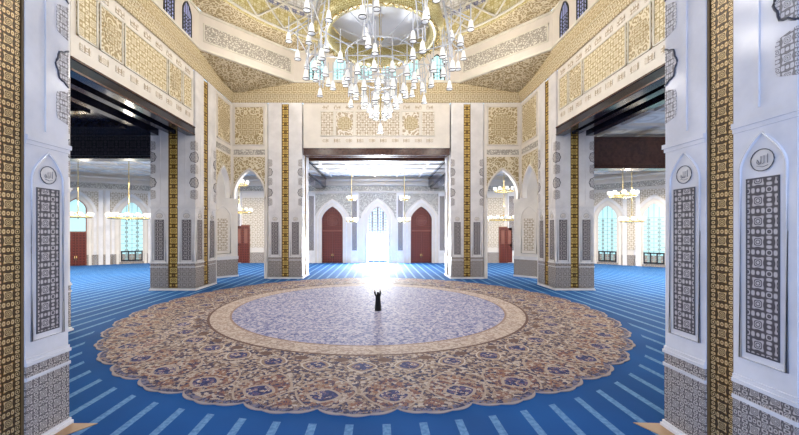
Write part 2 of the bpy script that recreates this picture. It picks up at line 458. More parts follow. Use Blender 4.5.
# hall cornice and octagon drum
OCT = [(-11.5, 49.1), (11.2, 49.1), (19.6, 40.2), (19.6, 22.), (11.2, 12.3), (-11.5, 12.3), (-20.1, 22.), (-20.1, 40.2)]
SQ = [(-20.12, 49.12), (19.62, 49.12), (19.62, 11.95), (-20.12, 11.95)]
def cornice(p, q, prof, inward, ext=0):
    d = Vector((q[0] - p[0], q[1] - p[1], 0)).normalized()
    n = Vector((d.y, -d.x, 0)) * inward
    mbx = MB(); pts = []
    for e in (Vector((*p, 0)) - d * ext, Vector((*q, 0)) + d * ext):
        for (o, z) in prof: pts.append(e + n * o + Vector((0, 0, z)))
    m = len(prof)
    fs = [tuple(range(m)), tuple(range(2 * m - 1, m - 1, -1))] + [(i, (i + 1) % m, m + (i + 1) % m, m + i) for i in range(m)]
    # uv: run along length
    L = (Vector((*q, 0)) - Vector((*p, 0))).length
    uvs = [(0, z + o) for (o, z) in prof] + [(L, z + o) for (o, z) in prof]
    mbx.add(pts, fs, uvs=uvs)
    return mbx
CP = [(.0, HC), (.18, HC), (.2, HC + .2), (.35, HC + .8), (.5, HC + 1.1), (.5, HS), (.0, HS)]
names = ['back', 'right', 'front', 'left']
for k in range(4):
    o = cornice(SQ[k], SQ[(k + 1) % 4], CP, 1).build('trim_%d' % (k + 3), M['goldfine'])
    BB = [(-20.12, 19.62, 49.12, 49.6), (19.62, 20.1, 11.95, 49.12), (-20.12, 19.62, 11.5, 11.95), (-20.6, -20.12, 11.95, 49.12)][k]
    MB().box(*BB, HS + .01, HD + .3).build('upper_band', M['goldfine'], o)
    tag(o, ('gilded carved cornice along the %s wall under the drum' % names[k]), 'cornice', kind=STRUCT)
# corner soffits
cs = [(-20.1, 49.1, 0, 7), (19.6, 49.1, 1, 2), (19.6, 12.3, 3, 4), (-20.1, 12.3, 5, 6)]
for i, (x, y, a, b) in enumerate(cs):
    p3 = [(x, y, HS), (*OCT[a], HD), (*OCT[b], HD)]
    o = MB().add(p3 + [(q[0], q[1], q[2] + .3) for q in p3], [(0, 1, 2), (5, 4, 3), (0, 1, 4, 3), (1, 2, 5, 4), (2, 0, 3, 5)]).build('ceiling_corner', M['goldpat'])
    tag(o, ['gilded triangular corner ceiling at the back left of the hall', 'gilded triangular corner ceiling at the back right of the hall', 'gilded triangular corner ceiling at the near right of the hall', 'gilded triangular corner ceiling at the near left of the hall'][i], 'ceiling', kind=STRUCT)
# drum faces
faces = ['back', 'back right diagonal', 'right', 'near right diagonal', 'near', 'near left diagonal', 'left', 'back left diagonal']
WN = [0]
def arched_window(T, cx, w, z0, z1, mat, label, kindcat='window', depth=.12, lattice=True, railing=False, frame_mat='creamlight', dark=False, out=0.0):
    WN[0] += 1
    sp = z1 - w * .75
    a = arch(cx, w, sp, z1, 8, .35)
    poly = [(cx + w / 2, z0)] + a + [(cx - w / 2, z0)]
    fo = w + (.22 if dark else .5)
    ao = arch(cx, fo, sp, z1 + (.15 if dark else .35), 8, .35)
    fr = [(cx + fo / 2, z0 - .1)] + ao + [(cx - fo / 2, z0 - .1), (cx - w / 2, z0 - .1)] + a[::-1] + [(cx + w / 2, z0 - .1)]
    o = MB(T).prism(fr, out, out + depth).build('window_%d' % WN[0], M['iron' if dark else frame_mat])
    tag(o, label, kindcat, kind=STRUCT)
    MB(T).prism(poly, out, out + .03).build('window_pane', M[mat], o)
    if lattice:
        l = MB(T); step = w / 4
        k = -3
        zz = z0
        r_ = .03 if w < 2.5 else .05
        for k in range(1, 4):
            x = cx - w / 2 + k * step
            top = sp + (z1 - sp) * (.7 * math.sqrt(max(0, 1 - (2 * (x - cx) / w) ** 2)) + .3 * (1 - abs(2 * (x - cx) / w)))
            l.box(x - r_, x + r_, out + .03, out + .08, z0, top)
        nz_ = int((sp - z0) / step)
        for k in range(1, nz_ + 1):
            z = z0 + k * step
            l.box(cx - w / 2, cx + w / 2, out + .03, out + .08, z - r_, z + r_)
            l.disc(cx - w / 4, z - step / 2, step * .36, out + .03, out + .07, 8)
            l.disc(cx + w / 4, z - step / 2, step * .36, out + .03, out + .07, 8)
        l.build('window_lattice', M['lat' if not dark else 'iron'], o)
    if railing:
        l = MB(T)
        for z in (z0 + .1, z0 + 1.9): l.box(cx - w / 2, cx + w / 2, out + .09, out + .22, z, z + .22)
        for k in range(4):
            x = cx - w / 2 + .1 + k * (w - .2) / 3
            l.box(x - .1, x + .1, out + .09, out + .22, z0 + .1, z0 + 2.1)
        l.build('railing', M['iron'], o)
    return o
M['lat'] = plain('teal_grey_lattice', (.36, .52, .52), .5)
ORD = ['first', 'second', 'third', 'fourth', 'fifth', 'sixth']
for k in range(8):
    p, q = Vector(OCT[k]), Vector(OCT[(k + 1) % 8])
    d = (q - p).normalized(); L = (q - p).length
    nrm = Vector((d.y, -d.x))            # inward
    T = frame(q.x, q.y, -d.x, -d.y)      # u from q back to p, outward = inward side of hall
    o = MB(T).box(0, L, -.4, 0, HD, HT).build('wall_drum', M['creamlight'])
    tag(o, 'pale octagon drum wall on the %s side below the dome' % faces[k], 'wall', kind=STRUCT)
    for z in (HD + .1, HT - .35): MB(T).box(.05, L - .05, 0, .15, z, z + .25).build('moulding', M['rib'], o)
    if k % 2 == 0: MB(T).box(.02, L - .02, -.4, .12, HS, HD).build('gilded_band', M['goldfine'], o)
    if k % 2:
        MB(T).box(.6, L - .6, 0, .06, HD + 1.3, HD + 3.1).build('inscription_panel', M['script'], o)
        f = MB(T)
        for (a, b, c, e) in ((.45, L - .45, HD + 1.15, HD + 1.3), (.45, L - .45, HD + 3.1, HD + 3.25), (.45, .6, HD + 1.15, HD + 3.25), (L - .6, L - .45, HD + 1.15, HD + 3.25)): f.box(a, b, 0, .1, c, e)
        f.build('panel_frame', M['rib'], o)
    elif k == 0:
        for i in range(6):
            x = L / 2 + (i - 2.5) * 3.3
            arched_window(T, x, 1.9, 27.3, 30.6, 'glassc', 'cyan arched drum window behind the chandelier, %s from the right diagonal' % ORD[i], dark=i in (0, 5), lattice=True)
    elif k in (2, 6):
        sd = 'right' if k == 2 else 'left'
        for i in range(5):
            x = 2.6 + i * (L - 5.2) / 4
            if k == 2: x = L - x
            arched_window(T, x, 1.5, 27.2, 30.5, 'glassb', '%s dark framed blue window in the %s drum wall counting from the %s corner' % (ORD[i], sd, 'back' ), dark=True)
# dome
cxd, cyd, RD = -.2, 30.7, 18.3
mb = MB(); n = 96; pts = []; fs = []
def oct_hit(a):
    dx, dy = math.cos(a), math.sin(a); best = 99
    for k in range(8):
        p, q = OCT[k], OCT[(k + 1) % 8]
        ex, ey = q[0] - p[0], q[1] - p[1]
        den = dx * ey - dy * ex
        if abs(den) < 1e-9: continue
        t_ = ((p[0] - cxd) * ey - (p[1] - cyd) * ex) / den
        s_ = ((p[0] - cxd) * dy - (p[1] - cyd) * dx) / den
        if t_ > 0 and -1e-6 <= s_ <= 1 + 1e-6: best = min(best, t_)
    return best
rows = 22; DH = 16.5
for k in range(n):
    a = 2 * PI * k / n
    pts.append((oct_hit(a) * math.cos(a), oct_hit(a) * math.sin(a), 0))
for i in range(rows):
    th = (PI / 2) * i / rows
    for k in range(n):
        a = 2 * PI * k / n
        pts.append((RD * math.cos(th) * math.cos(a), RD * math.cos(th) * math.sin(a), .05 + DH * math.sin(th)))
pts.append((0, 0, DH + .05))
for i in range(rows):
    for k in range(n):
        fs.append((i * n + k, i * n + (k + 1) % n, (i + 1) * n + (k + 1) % n, (i + 1) * n + k))
for k in range(n): fs.append((rows * n + k, rows * n + (k + 1) % n, len(pts) - 1))
ann = MB().add([Vector(p) for p in pts[:2 * n]], fs[:n]); fs = fs[n:]
mb.add(pts, fs, smooth=True)
dome = mb.build('ceiling_dome', M['dome']); dome.location = (cxd, cyd, HT)
tag(dome, 'great dome with gilded skirt and interlaced ivory ribs', 'ceiling', kind=STRUCT)
ann.build('springing_ring', M['goldpat'], dome)
NR = 32
for sgn in (1, -1):
    r_ = MB()
    for k in range(NR):
        path = []
        for i in range(19):
            th = math.radians(2 + 68 * i / 18)
            a = 2 * PI * (k + .5) / NR + sgn * math.radians(46) * math.sin(PI / 2 * i / 18)
            path.append(((RD - .12) * math.cos(th) * math.cos(a), (RD - .12) * math.cos(th) * math.sin(a), (DH - .12) * math.sin(th)))
        r_.tube(path, .13, 5, r2=.09)
    r_.build('interlaced_ribs', M['rib'], dome)
r_ = MB()
for deg in (1.5, 12, 22, 32, 45, 60):
    th = math.radians(deg)
    r_.tube([((RD - .1) * math.cos(th) * math.cos(a), (RD - .1) * math.cos(th) * math.sin(a), (DH - .1) * math.sin(th)) for a in [2 * PI * k / 64 for k in range(64)]], .16, 5, closed=True)
r_.build('dome_ring_mouldings', M['rib'], dome)

# ceilings of the aisles
for nm, b, lb in (('ceiling_left', (-64, XL - 5.2, -8, 80), 'cream coffered aisle ceiling beyond the left opening'),
                  ('ceiling_right', (XR + 4.5, 58, -8, 80), 'cream coffered aisle ceiling beyond the right opening'),
                  ('ceiling_back', (XL - 5.15, XR + 4.45, 53.85, 80), 'white coffered aisle ceiling behind the central opening'),
                  ('ceiling_front', (XL - 5.15, XR + 4.45, -8, 7.9), 'white aisle ceiling over the entrance')):
    o = MB().box(b[0], b[1], b[2], b[3], H0, H0 + .4).build(nm, M['ceil'])
    tag(o, lb, 'ceiling', kind=STRUCT)
    if nm != 'ceiling_front':
        l = MB()
        x = b[0] + 2
        while x < b[1] - 1: l.box(x - .2, x + .2, max(b[2], 18), b[3], H0 - .25, H0); x += 4.5
        y = max(b[2], 18) + 2
        while y < b[3]: l.box(b[0], b[1], y - .2, y + .2, H0 - .24, H0); y += 4.5
        l.build('coffer_ribs', M['creamlight'], o)
# outer walls
TO = frame(0, 74, -1, 0)            # u = -x, outward = -Y
def notch(cx, w, z1, n=12):
    sp = z1 - w * .62
    return [(cx - w / 2, 0)] + arch(cx, w, sp, z1, n, .4)[::-1] + [(cx + w / 2, 0)]
GW, GH, DW, DHH = 4.1, 11.8, 4.4, 11.7
DX = [9.45, -8.95]                 # u of the red doors
poly = [(-46, 0), (-46, H0), (50, H0), (50, 0)]
poly = [(50, 0), (50, H0), (-46, H0), (-46, 0)] + notch(DX[1], DW, DHH) + notch(0.05, GW, GH) + notch(DX[0], DW, DHH)
wo = MB(TO).prism(poly, -.9, 0).build('wall_outer_back', M['creamlight'])
tag(wo, 'pale ornamented outer wall with the bright gate and red doors', 'wall', kind=STRUCT)
def surround(parent, cx, w, z1, T, mat='script', k1=1.25):
    sp = z1 - w * .62
    for (e, d0, m) in ((.9, .25, 'creamlight'), (1.9, .12, 'marble')):
        a = arch(cx, w + 2 * .12 * e + e * .7, sp, z1 + e * .75, 12, .45)
        ai = arch(cx, w + (0 if e < 1 else 1.3), sp, z1 + (0 if e < 1 else .75), 12, .4)
        q = [(a[0][0], 0)] + a + [(a[-1][0], 0), (ai[-1][0], 0)] + ai[::-1] + [(ai[0][0], 0)]
        MB(T).prism(q, 0, d0).build('arch_surround', M[m], parent)
    x0, x1 = cx - w / 2 - 1.75, cx + w / 2 + 1.75
    a = arch(cx, w + 2.9, sp, z1 + 1.6, 12, .45)
    MB(T).prism([(x1, sp), (x1, z1 + 2.6), (x0, z1 + 2.6), (x0, sp)] + a[::-1], 0, .06).build('spandrel_ornament', M[mat], parent)
for cx, w, z in ((0.05, GW, GH), (DX[0], DW, DHH), (DX[1], DW, DHH)): surround(wo, cx, w, z, TO)
for u in (25, 33.5, -23, -31.5):
    MB(TO).box(u - 3, u + 3, 0, .06, 3.2, 13.5).build('wall_panel', M['palepat'], wo)
for u in (4.85, -4.6, 13.7, -13.2, 20, -18.7, 29, 38, -27.5, -36):
    MB(TO).box(u - .75, u + .75, 0, .22, 0, 14.6).build('pilaster', M['marble'], wo)
    MB(TO).box(u - .5, u + .5, .22, .27, 2.6, 13.8).build('mosaic_strip', M['mosaic'], wo)
MB(TO).box(-45.9, 49.9, 0, .1, 14.9, 15.9).build('frieze_band', M['script'], wo)
for z, d in ((14.55, .35), (16.0, .5), (16.9, .8)): MB(TO).box(-45.9, 49.9, 0, d, z, z + .28).build('cornice_moulding', M['creamlight'], wo)
MB(TO).box(14, 49.9, 0, .1, 0, 2.2).build('dado', M['wainscot'], wo)
MB(TO).box(-45.9, -14, 0, .1, 0, 2.2).build('dado', M['wainscot'], wo)
# doors
DN = [0]
def door(T, cx, w, z1, label, split=.57, out=-.5, glasstop=False):
    DN[0] += 1
    sp = z1 - w * .62; zs = z1 * split
    full = [(cx + w / 2, .0)] + arch(cx, w, sp, z1, 10, .4) + [(cx - w / 2, .0)]
    o = MB(T).prism(full, out, out + .12).build('door_%d' % DN[0], M['doorl'])
    tag(o, label, 'door', kind=STRUCT)
    for s in (-1, 1):
        lf = MB(T).box(cx + s * .03, cx + s * (w / 2 - .12), out + .12, out + .22, .08, zs - .12).build('door_leaf', M['door'], o)
        p = MB(T)
        for (a, b) in ((.06, .30), (.34, .66), (.70, .95)):
            p.box(cx + s * w * .1, cx + s * w * .4, out + .22, out + .27, zs * a, zs * b)
        p.build('leaf_panel', M['door'], lf)
        MB(T).tube([(cx + s * .15, out + .3, 1.0), (cx + s * .15, out + .3, 1.9)], .05).build('door_handle', M['brass'], lf)
    tp = arch(cx, w - .3, sp, z1 - .18, 10, .4)
    MB(T).prism([(cx + w / 2 - .15, zs + .12)] + tp + [(cx - w / 2 + .15, zs + .12)], out + .12, out + .2).build('transom', M['glass' if glasstop else 'door'], o)
    if not glasstop:
        rs = MB(T); rc = zs + (z1 - zs) * .42
        for q in (1, .62, .3):
            rs.tube([(cx + w * .24 * q * math.cos(a), out + .22, rc + w * .24 * q * math.sin(a)) for a in [2 * PI * k / 20 for k in range(20)]], .06, 5, closed=True)
        for k in range(4):
            a = PI * k / 4
            rs.tube([(cx - w * .24 * math.cos(a), out + .22, rc - w * .24 * math.sin(a)), (cx + w * .24 * math.cos(a), out + .22, rc + w * .24 * math.sin(a))], .04, 5)
        rs.build('rosette', M['doorl'], o)
    return o
door(TO, DX[0], DW, DHH, 'red carved arched door on the left of the bright gate')
door(TO, DX[1], DW, DHH, 'red carved arched door on the right of the bright gate')
# small doors seen through the corner arches
def flat_door(T, cx, w, h, label, out=.05):
    DN[0] += 1
    o = MB(T).box(cx - w / 2, cx + w / 2, out, out + .15, 0, h).build('door_%d' % DN[0], M['doorl'])
    tag(o, label, 'door', kind=STRUCT)
    for s in (-1, 1):
        lf = MB(T).box(cx + s * .03, cx + s * (w / 2 - .2), out + .15, out + .22, .1, h - .25).build('door_leaf', M['door'], o)
        MB(T).box(cx + s * w * .12, cx + s * w * .36, out + .22, out + .26, h * .52, h * .9).build('leaf_panel', M['doorl'], lf)
        MB(T).box(cx + s * w * .12, cx + s * w * .36, out + .22, out + .26, h * .08, h * .46).build('leaf_panel', M['door'], lf)
flat_door(TO, 27.9, 2.9, 7.9, 'brown square door seen through the left corner arch')
flat_door(TO, -26.4, 2.9, 7.5, 'brown square door seen through the right corner arch')

# gate: lattice tympanum over the open bright doorway
DN[0] += 1
sp = GH - GW * .62
gt = MB(TO)
a = arch(.05, GW, sp, GH, 10, .4)
ai = arch(.05, GW - .36, sp, GH - .25, 10, .4)
gt.prism([(.05 + GW / 2, 6.1)] + a + [(.05 - GW / 2, 6.1), (.05 - GW / 2 + .18, 6.28)] + ai[::-1] + [(.05 + GW / 2 - .18, 6.28)], -.6, -.4)
gt.box(.05 - GW / 2, .05 + GW / 2, -.6, -.35, 6.0, 6.3)
gate = gt.build('door_%d' % DN[0], M['creamlight'])
tag(gate, 'open central gate flooded with white daylight under a lattice arch', 'door', kind=STRUCT)
lt = MB(TO)
for k in range(-3, 4):
    x = .05 + k * .56
    tq = 2 * (x - .05) / GW
    top = sp + (GH - sp) * (.6 * math.sqrt(max(0, 1 - tq * tq)) + .4 * (1 - abs(tq))) - .1
    lt.box(x - .05, x + .05, -.54, -.46, 6.3, top)
for k in range(9):
    z = 6.7 + k * .56; hw = GW / 2 - .1
    if z > sp: hw = GW / 2 * max(.08, 1 - ((z - sp) / (GH - sp)) ** 1.3) - .05
    lt.box(.05 - hw, .05 + hw, -.54, -.46, z - .05, z + .05)
    for s in (-1, 0, 1):
        if abs(s * 1.12) + .3 < hw: lt.disc(.05 + s * 1.12, z + .28, .24, -.53, -.47, 8)
lt.build('gate_lattice', M['mosaic'], gate)
for s in (-1, 1):
    lf = MB(); x = -.05 + s * (GW / 2)
    lf.box(x - s * .0, x - s * .15, 74.95, 77.0, .05, 5.9)
    lf.build('door_leaf', M['creamlight'], gate)
# daylit forecourt outside the gate
fc = MB().box(-22, 22, 80.05, 105, -.35, -.02).build('forecourt_ground', plain('sunlit_paving', (.86, .84, .80), .6))
tag(fc, 'sunlit pale paving outside the open gate', 'ground', kind=STRUCT)

# angled outer walls left and right
def outer_side(nm, p, q, label, items):
    d = Vector((q[0] - p[0], q[1] - p[1])); L = d.length
    T = frame(p[0], p[1], d.x, d.y)
    o = MB(T).box(0, L, -.8, 0, 0, H0).build(nm, M['creamlight'])
    tag(o, label, 'wall', kind=STRUCT)
    MB(T).box(.02, L - .02, 0, .1, 14.9, 15.9).build('frieze_band', M['script'], o)
    for z, dd in ((14.55, .35), (16.0, .5), (16.9, .8)): MB(T).box(.02, L - .02, 0, dd, z, z + .28).build('cornice_moulding', M['creamlight'], o)
    MB(T).box(.02, L - .02, 0, .08, 0, 2.0).build('dado', M['wainscot'], o)
    return o, T, L
def bay(o, T, cx, w, z1):
    sp = z1 - w * .75
    for e, dd, m in ((.75, .16, 'cream'), (1.5, .08, 'marble')):
        a = arch(cx, w + 2 * e, sp, z1 + e * 1.1, 10, .4); ai = arch(cx, w + 2 * e - .9, sp, z1 + e * 1.1 - .55, 10, .4)
        MB(T).prism([(a[0][0], 0)] + a + [(a[-1][0], 0), (ai[-1][0], 0)] + ai[::-1] + [(ai[0][0], 0)], 0, dd).build('arch_surround', M[m], o)
    a = arch(cx, w + 3.2, sp, z1 + 1.8, 10, .4)
    MB(T).prism([(cx + w / 2 + 1.8, sp), (cx + w / 2 + 1.8, 14.3), (cx - w / 2 - 1.8, 14.3), (cx - w / 2 - 1.8, sp)] + a[::-1], 0, .05).build('spandrel_ornament', M['palepat'], o)
# left: from back corner to the front (outward must face the hall): use u along p->q with outward on its left
def line_u(p, q, xpix):
    """u along p->q where the picture column xpix meets it"""
    k = (xpix - 378) / 358
    ex, ey = q[0] - p[0], q[1] - p[1]
    s_ = (k * p[1] - p[0]) / (ex - k * ey)
    return s_ * math.hypot(ex, ey)
pL, qL = (-47.0, 74.0), (-60.5, 66.0)
# outward to the hall is (+x,-y): u must run so that (-uy,ux) points there -> u from q to p reversed
pL, qL = (-60.5, 66.0), (-47.0, 74.0)
def face_hall(p, q):
    d = (q[0] - p[0], q[1] - p[1]); m = ((p[0] + q[0]) / 2, (p[1] + q[1]) / 2)
    out = (-d[1], d[0])
    return (p, q) if out[0] * (0 - m[0]) + out[1] * (31 - m[1]) > 0 else (q, p)
pL, qL = face_hall(pL, qL)
ol, T, L = outer_side('wall_outer_left', pL, qL, 'pale angled outer wall with window and door in the left aisle', None)
u = line_u(pL, qL, 132); bay(ol, T, u, 3.6, 12.4)
arched_window(T, u, 3.6, .5, 12.4, 'glass', 'tall bright lattice window in the left aisle with railing', railing=True, out=.02)
u2 = line_u(pL, qL, 76); bay(ol, T, u2, 3.2, 12.8)
DN[0] -= 0
door(T, u2, 3.2, 12.8, 'dark red door under a teal fanlight in the left aisle', split=.5, out=.02, glasstop=True)
for xp in (101, 108, 150):
    u3 = line_u(pL, qL, xp); MB(T).box(u3 - .35, u3 + .35, 0, .25, 0, 14.6).build('pilaster', M['marble'], ol)
pR, qR = face_hall((42.5, 74.0), (55.0, 61.5))
orr, T, L = outer_side('wall_outer_right', pR, qR, 'pale angled outer wall with two windows in the right aisle', None)
for xp, lb in ((607.5, 'tall bright lattice window in the right aisle beside the far pier'), (654, 'tall bright lattice window in the right aisle beside the entrance pier')):
    u = line_u(pR, qR, xp); bay(orr, T, u, 3.1, 11.6)
    arched_window(T, u, 3.1, .5, 11.6, 'glass', lb, railing=True, out=.02)
for xp in (625, 638, 590):
    u3 = line_u(pR, qR, xp); MB(T).box(u3 - .35, u3 + .35, 0, .25, 0, 14.6).build('pilaster', M['marble'], orr)
u3 = line_u(pR, qR, 631.5); MB(T).box(u3 - .6, u3 + .6, 0, .12, 3, 13).build('mosaic_strip', M['palepat'], orr)
tag(MB().box(-61.5, -60.7, -8, 66, 0, H0).build('wall_far_left', M['creamlight']), 'plain pale side wall closing the left aisle', 'wall', kind=STRUCT)
tag(MB().box(55.2, 56, -8, 61.5, 0, H0).build('wall_far_right', M['creamlight']), 'plain pale side wall closing the right aisle', 'wall', kind=STRUCT)

wf = MB().prism([(-64, 0), (-64, H0), (58, H0), (58, 0), (10, 0), (10, 10.5), (-10.5, 10.5), (-10.5, 0)], -9, -8.05).build('wall_outer_front', M['creamlight'])
tag(wf, 'pale outer wall behind the viewer with the wide open entrance', 'wall', kind=STRUCT)
o = MB().box(-46, XL - 5.3, 16, 40.1, 17.25, 17.55).build('ceiling_timber', M['wood'])
tag(o, 'near-black timber boarded ceiling of the left aisle before the cross beam', 'ceiling', kind=STRUCT)
for k in range(5): MB().box(-46, XL - 5.3, 17 + k * 4.6, 17.7 + k * 4.6, 16.8, 17.25).build('timber_joist', M['wood'], o)
# timber lintels and beams --------------------------------------------------
def lintel(T, L, depth, label, mat):
    """local: u 0..L along the wall, outward side y>0 towards the hall; runs back to -depth"""
    e = empty('timber_lintel'); tag(e, label, 'lintel')
    MB(T).box(0, L, -.75, .1, 16.95, 17.9).build('fascia_beam', M[mat], e)
    MB(T).box(0, L, -depth, -depth + .75, 16.95, 17.9).build('fascia_beam', M[mat], e)
    MB(T).box(0, L, -depth * .5 - .35, -depth * .5 + .35, 17.1, 17.9).build('middle_beam', M[mat], e)
    MB(T).box(0, L, -depth + .76, -.76, 17.6, 17.88).build('soffit_board', M[mat], e)
    c = MB(T)
    for z, o in ((17.75, .18), (16.97, .16)): c.box(0, L, .1, o, z, z + .14)
    c.build('edge_moulding', M['woodb'], e)
    return e
lintel(frame(XL - .15, 39.15, 0, -1), 15.8, 4.6, 'near-black timber lintel lining the left opening head', 'wood')
lintel(frame(XR + .15, 23.15, 0, 1), 16.1, 3.9, 'near-black timber lintel lining the right opening head', 'wood')
lintel(frame(9.84, YB + .15, -1, 0), 20.08, 4.3, 'dark brown timber lintel over the central opening', 'woodb')
def beam(b, label, mat):
    x0, x1, y0, y1, z0, z1 = b
    e = MB().box(x0, x1, y0, y1, z0 + .3, z1).build('ceiling_beam', M[mat])
    tag(e, label, 'beam')
    if x1 - x0 > y1 - y0: MB().box(x0, x1, y0 + .3, y1 - .3, z0, z0 + .3).box(x0, x1, y0 - .1, y1 + .1, z1 - .45, z1 - .2).build('beam_moulding', M[mat], e)
    else: MB().box(x0 + .3, x1 - .3, y0, y1, z0, z0 + .3).box(x0 - .1, x1 + .1, y0, y1, z1 - .45, z1 - .2).build('beam_moulding', M[mat], e)
beam((-60.6, -25.0, 40.2, 42.4, 14.7, 17.6), 'dark timber cross beam spanning the left aisle', 'woodc')
beam((23.8, 55.1, 40.2, 42.4, 13.6, 17.1), 'brown timber cross beam spanning the right aisle', 'woodb')
beam((-12.9, -10.6, 53.7, 73.1, 15.2, 17.6), 'dark timber beam on the left of the back aisle ceiling', 'wood')
beam((10.3, 12.4, 53.7, 73.1, 15.2, 17.6), 'dark timber beam on the right of the back aisle ceiling', 'wood')

# ------------------------------------------------------------------ piers
A_ = 1.85
def make_pier():
    e = empty('ornate_pier')
    a = A_; g = .40; top = HC
    # plinth and dado
    MB().box(-a - .10, a + .10, -a - .10, a + .10, 0, .12).box(-a - .06, a + .06, -a - .06, a + .06, .12, .22).build('plinth', M['marble'], e)
    for sx in (-1, 1):
        for sy in (-1, 1):
            def post(z0, z1, out): return MB().box(sx * g, sx * (a + out), sy * g, sy * (a + out), z0, z1)
            sh = post(2.66, 9.0, 0).build('corner_pilaster', M['marble'], e)
            post(.22, 2.02, .02).build('dado', M['wainscot'], sh)
            post(2.12, 2.45, .02).build('dado_band', M['wainscot'], sh)
            post(2.02, 2.12, .05).build('dado_moulding', M['marble'], sh)
            post(2.45, 2.55, .06).box(sx * g, sx * (a + .03), sy * g, sy * (a + .03), 2.55, 2.66).build('ledge_moulding', M['marble'], sh)
            post(9.0, 9.12, .03).box(sx * g, sx * (a + .07), sy * g, sy * (a + .07), 9.12, 9.26).build('middle_moulding', M['marble'], sh)
            post(9.26, top, 0).build('upper_shaft', M['marble'], sh)
    c = a - .16
    MB().box(-c, c, -c, c, .26, top).build('core', M['marble'], e)
    xc = (g + a) / 2; w = a - g
    for k in range(4):
        R = Matrix.Rotation(k * PI / 2, 4, 'Z')
        T = R @ Matrix(((1, 0, 0, 0), (0, -1, 0, -a), (0, 0, 1, 0), (0, 0, 0, 1)))   # local y = outward
        MB(T).box(-g + .01, g - .01, -.15, -.08, .27, top - .2).build('gold_strip', M['gold'], e)
        edge = MB(T)
        for s in (-1, 1): edge.box(s * (g - .05), s * g, -.10, -.03, .27, top - .2)
        edge.build('strip_edging', M['bronze'], e)
        for s in (-1, 1):
            cx = s * xc
            pn = MB(T).box(cx - .36, cx + .36, 0, .012, 3.35, 7.72).build('mosaic_panel', M['mosaic'], e)
            f = MB(T)
            for (p0, p1, q0, q1) in ((-.38, .38, 3.32, 3.36), (-.38, .38, 7.71, 7.75), (-.385, -.35, 3.32, 7.75), (.35, .385, 3.32, 7.75)):
                f.box(cx + p0, cx + p1, 0, .02, q0, q1)
            f.build('panel_outline', M['line'], pn)
            nf = arch(cx, 1.06, 8.0, 8.85, 8, .5)
            MB(T).tube([(p[0], .01, p[1]) for p in [(cx - .53, 3.15), (cx + .53, 3.15)] + nf], .035, 5, closed=True).build('niche_moulding', M['marble'], e)
            md = MB(T).disc(cx, 8.17, .25, 0, .012, 20).build('medallion', M['creamlight'], e)
            f = MB(T)
            f.tube([(cx + .27 * math.cos(q), .015, 8.17 + .27 * math.sin(q)) for q in [2 * PI * i / 20 for i in range(20)]], .011, 5, closed=True)
            # calligraphic strokes
            f.tube([(cx + .13, .02, 8.30), (cx + .13, .02, 8.08)], .006, 5)
            f.tube([(cx + .05, .02, 8.27), (cx + .05, .02, 8.10), (cx + .0, .02, 8.07)], .006, 5)
            f.tube([(cx - .02, .02, 8.27), (cx - .02, .02, 8.10), (cx - .07, .02, 8.07), (cx - .13, .02, 8.12), (cx - .10, .02, 8.18), (cx - .06, .02, 8.10)], .006, 5)
            f.tube([(cx + .14, .02, 8.03), (cx + .02, .02, 8.0), (cx - .12, .02, 8.04)], .006, 5)
            f.build('medallion_script', M['line'], md)
            # ornaments that turn the corner
            xe = s * a
            vm = MB(T)
            vm.box(s * (g + .62), s * (g + .66), 0, .03, 9.5, 17.3); vm.build('flute', M['marble'], e)
            for z0 in (9.95, 12.75, 15.3):
                poly = [(xe, z0), (xe - s * .40, z0 + .12), (xe - s * .44, z0 + .25), (xe - s * .44, z0 + .85), (xe - s * .40, z0 + .98), (xe, z0 + 1.1)]
                MB(T).prism(poly, 0, .012).build('corner_panel', M['orn'], e)
            for z0 in (11.8, 14.6):
                poly = []
                for i in range(17):
                    q = PI / 2 * (-1 + i / 8)
                    rr_ = .56 + .04 * math.cos(8 * q)
                    poly.append((xe - s * .8 * rr_ * math.cos(q), z0 + rr_ * math.sin(q)))
                rd = MB(T).prism(poly, 0, .012).build('corner_roundel', M['orn'], e)
                MB(T).tube([(p[0], .015, p[1]) for p in poly], .03, 5).build('roundel_outline', M['line'], rd)
    return e
pier = make_pier()
piers = [
    ((11.30, 9.92), 1.85, 'white marble pier beside the entrance, on the right of the picture'),
    ((-12.15, 10.05), 1.85, 'white marble pier beside the entrance, on the left of the picture'),
    ((-22.45, 41.65), 2.45, 'ornate pier carrying the back end of the left opening lintel'),
    ((21.6, 41.4), 2.1, 'ornate pier carrying the back end of the right opening lintel'),
    ((-12.7, 51.3), 2.3, 'gold-striped pier on the left of the central opening'),
    ((12.2, 51.2), 2.2, 'gold-striped pier on the right of the central opening'),
    ((-22.45, 20.8), 2.45, 'ornate pier at the near end of the left opening lintel'),
    ((21.6, 20.95), 2.1, 'ornate pier at the near end of the right opening lintel'),
]
for i, (p, hw, lb) in enumerate(piers):
    o = pier if i == 0 else copy_tree(pier)
    o.location = (p[0], p[1], 0); s = hw / A_
    o.scale = (s, s, 1)
    if i > 1:
        for p_ in o.children:
            if p_.name.startswith('gold_strip'): p_.material_slots[0].link = 'OBJECT'; p_.material_slots[0].material = M['goldbig']
            if p_.name.startswith('corner_pilaster'):
                for d_ in p_.children:
                    if d_.name.startswith(('dado_band', 'dado_moulding', 'ledge_moulding')): d_.location.z = .5
                    elif d_.name.startswith('dado'): d_.scale.z = 1.27
    tag(o, lb, 'pillar', 'ornate square piers of the prayer hall')
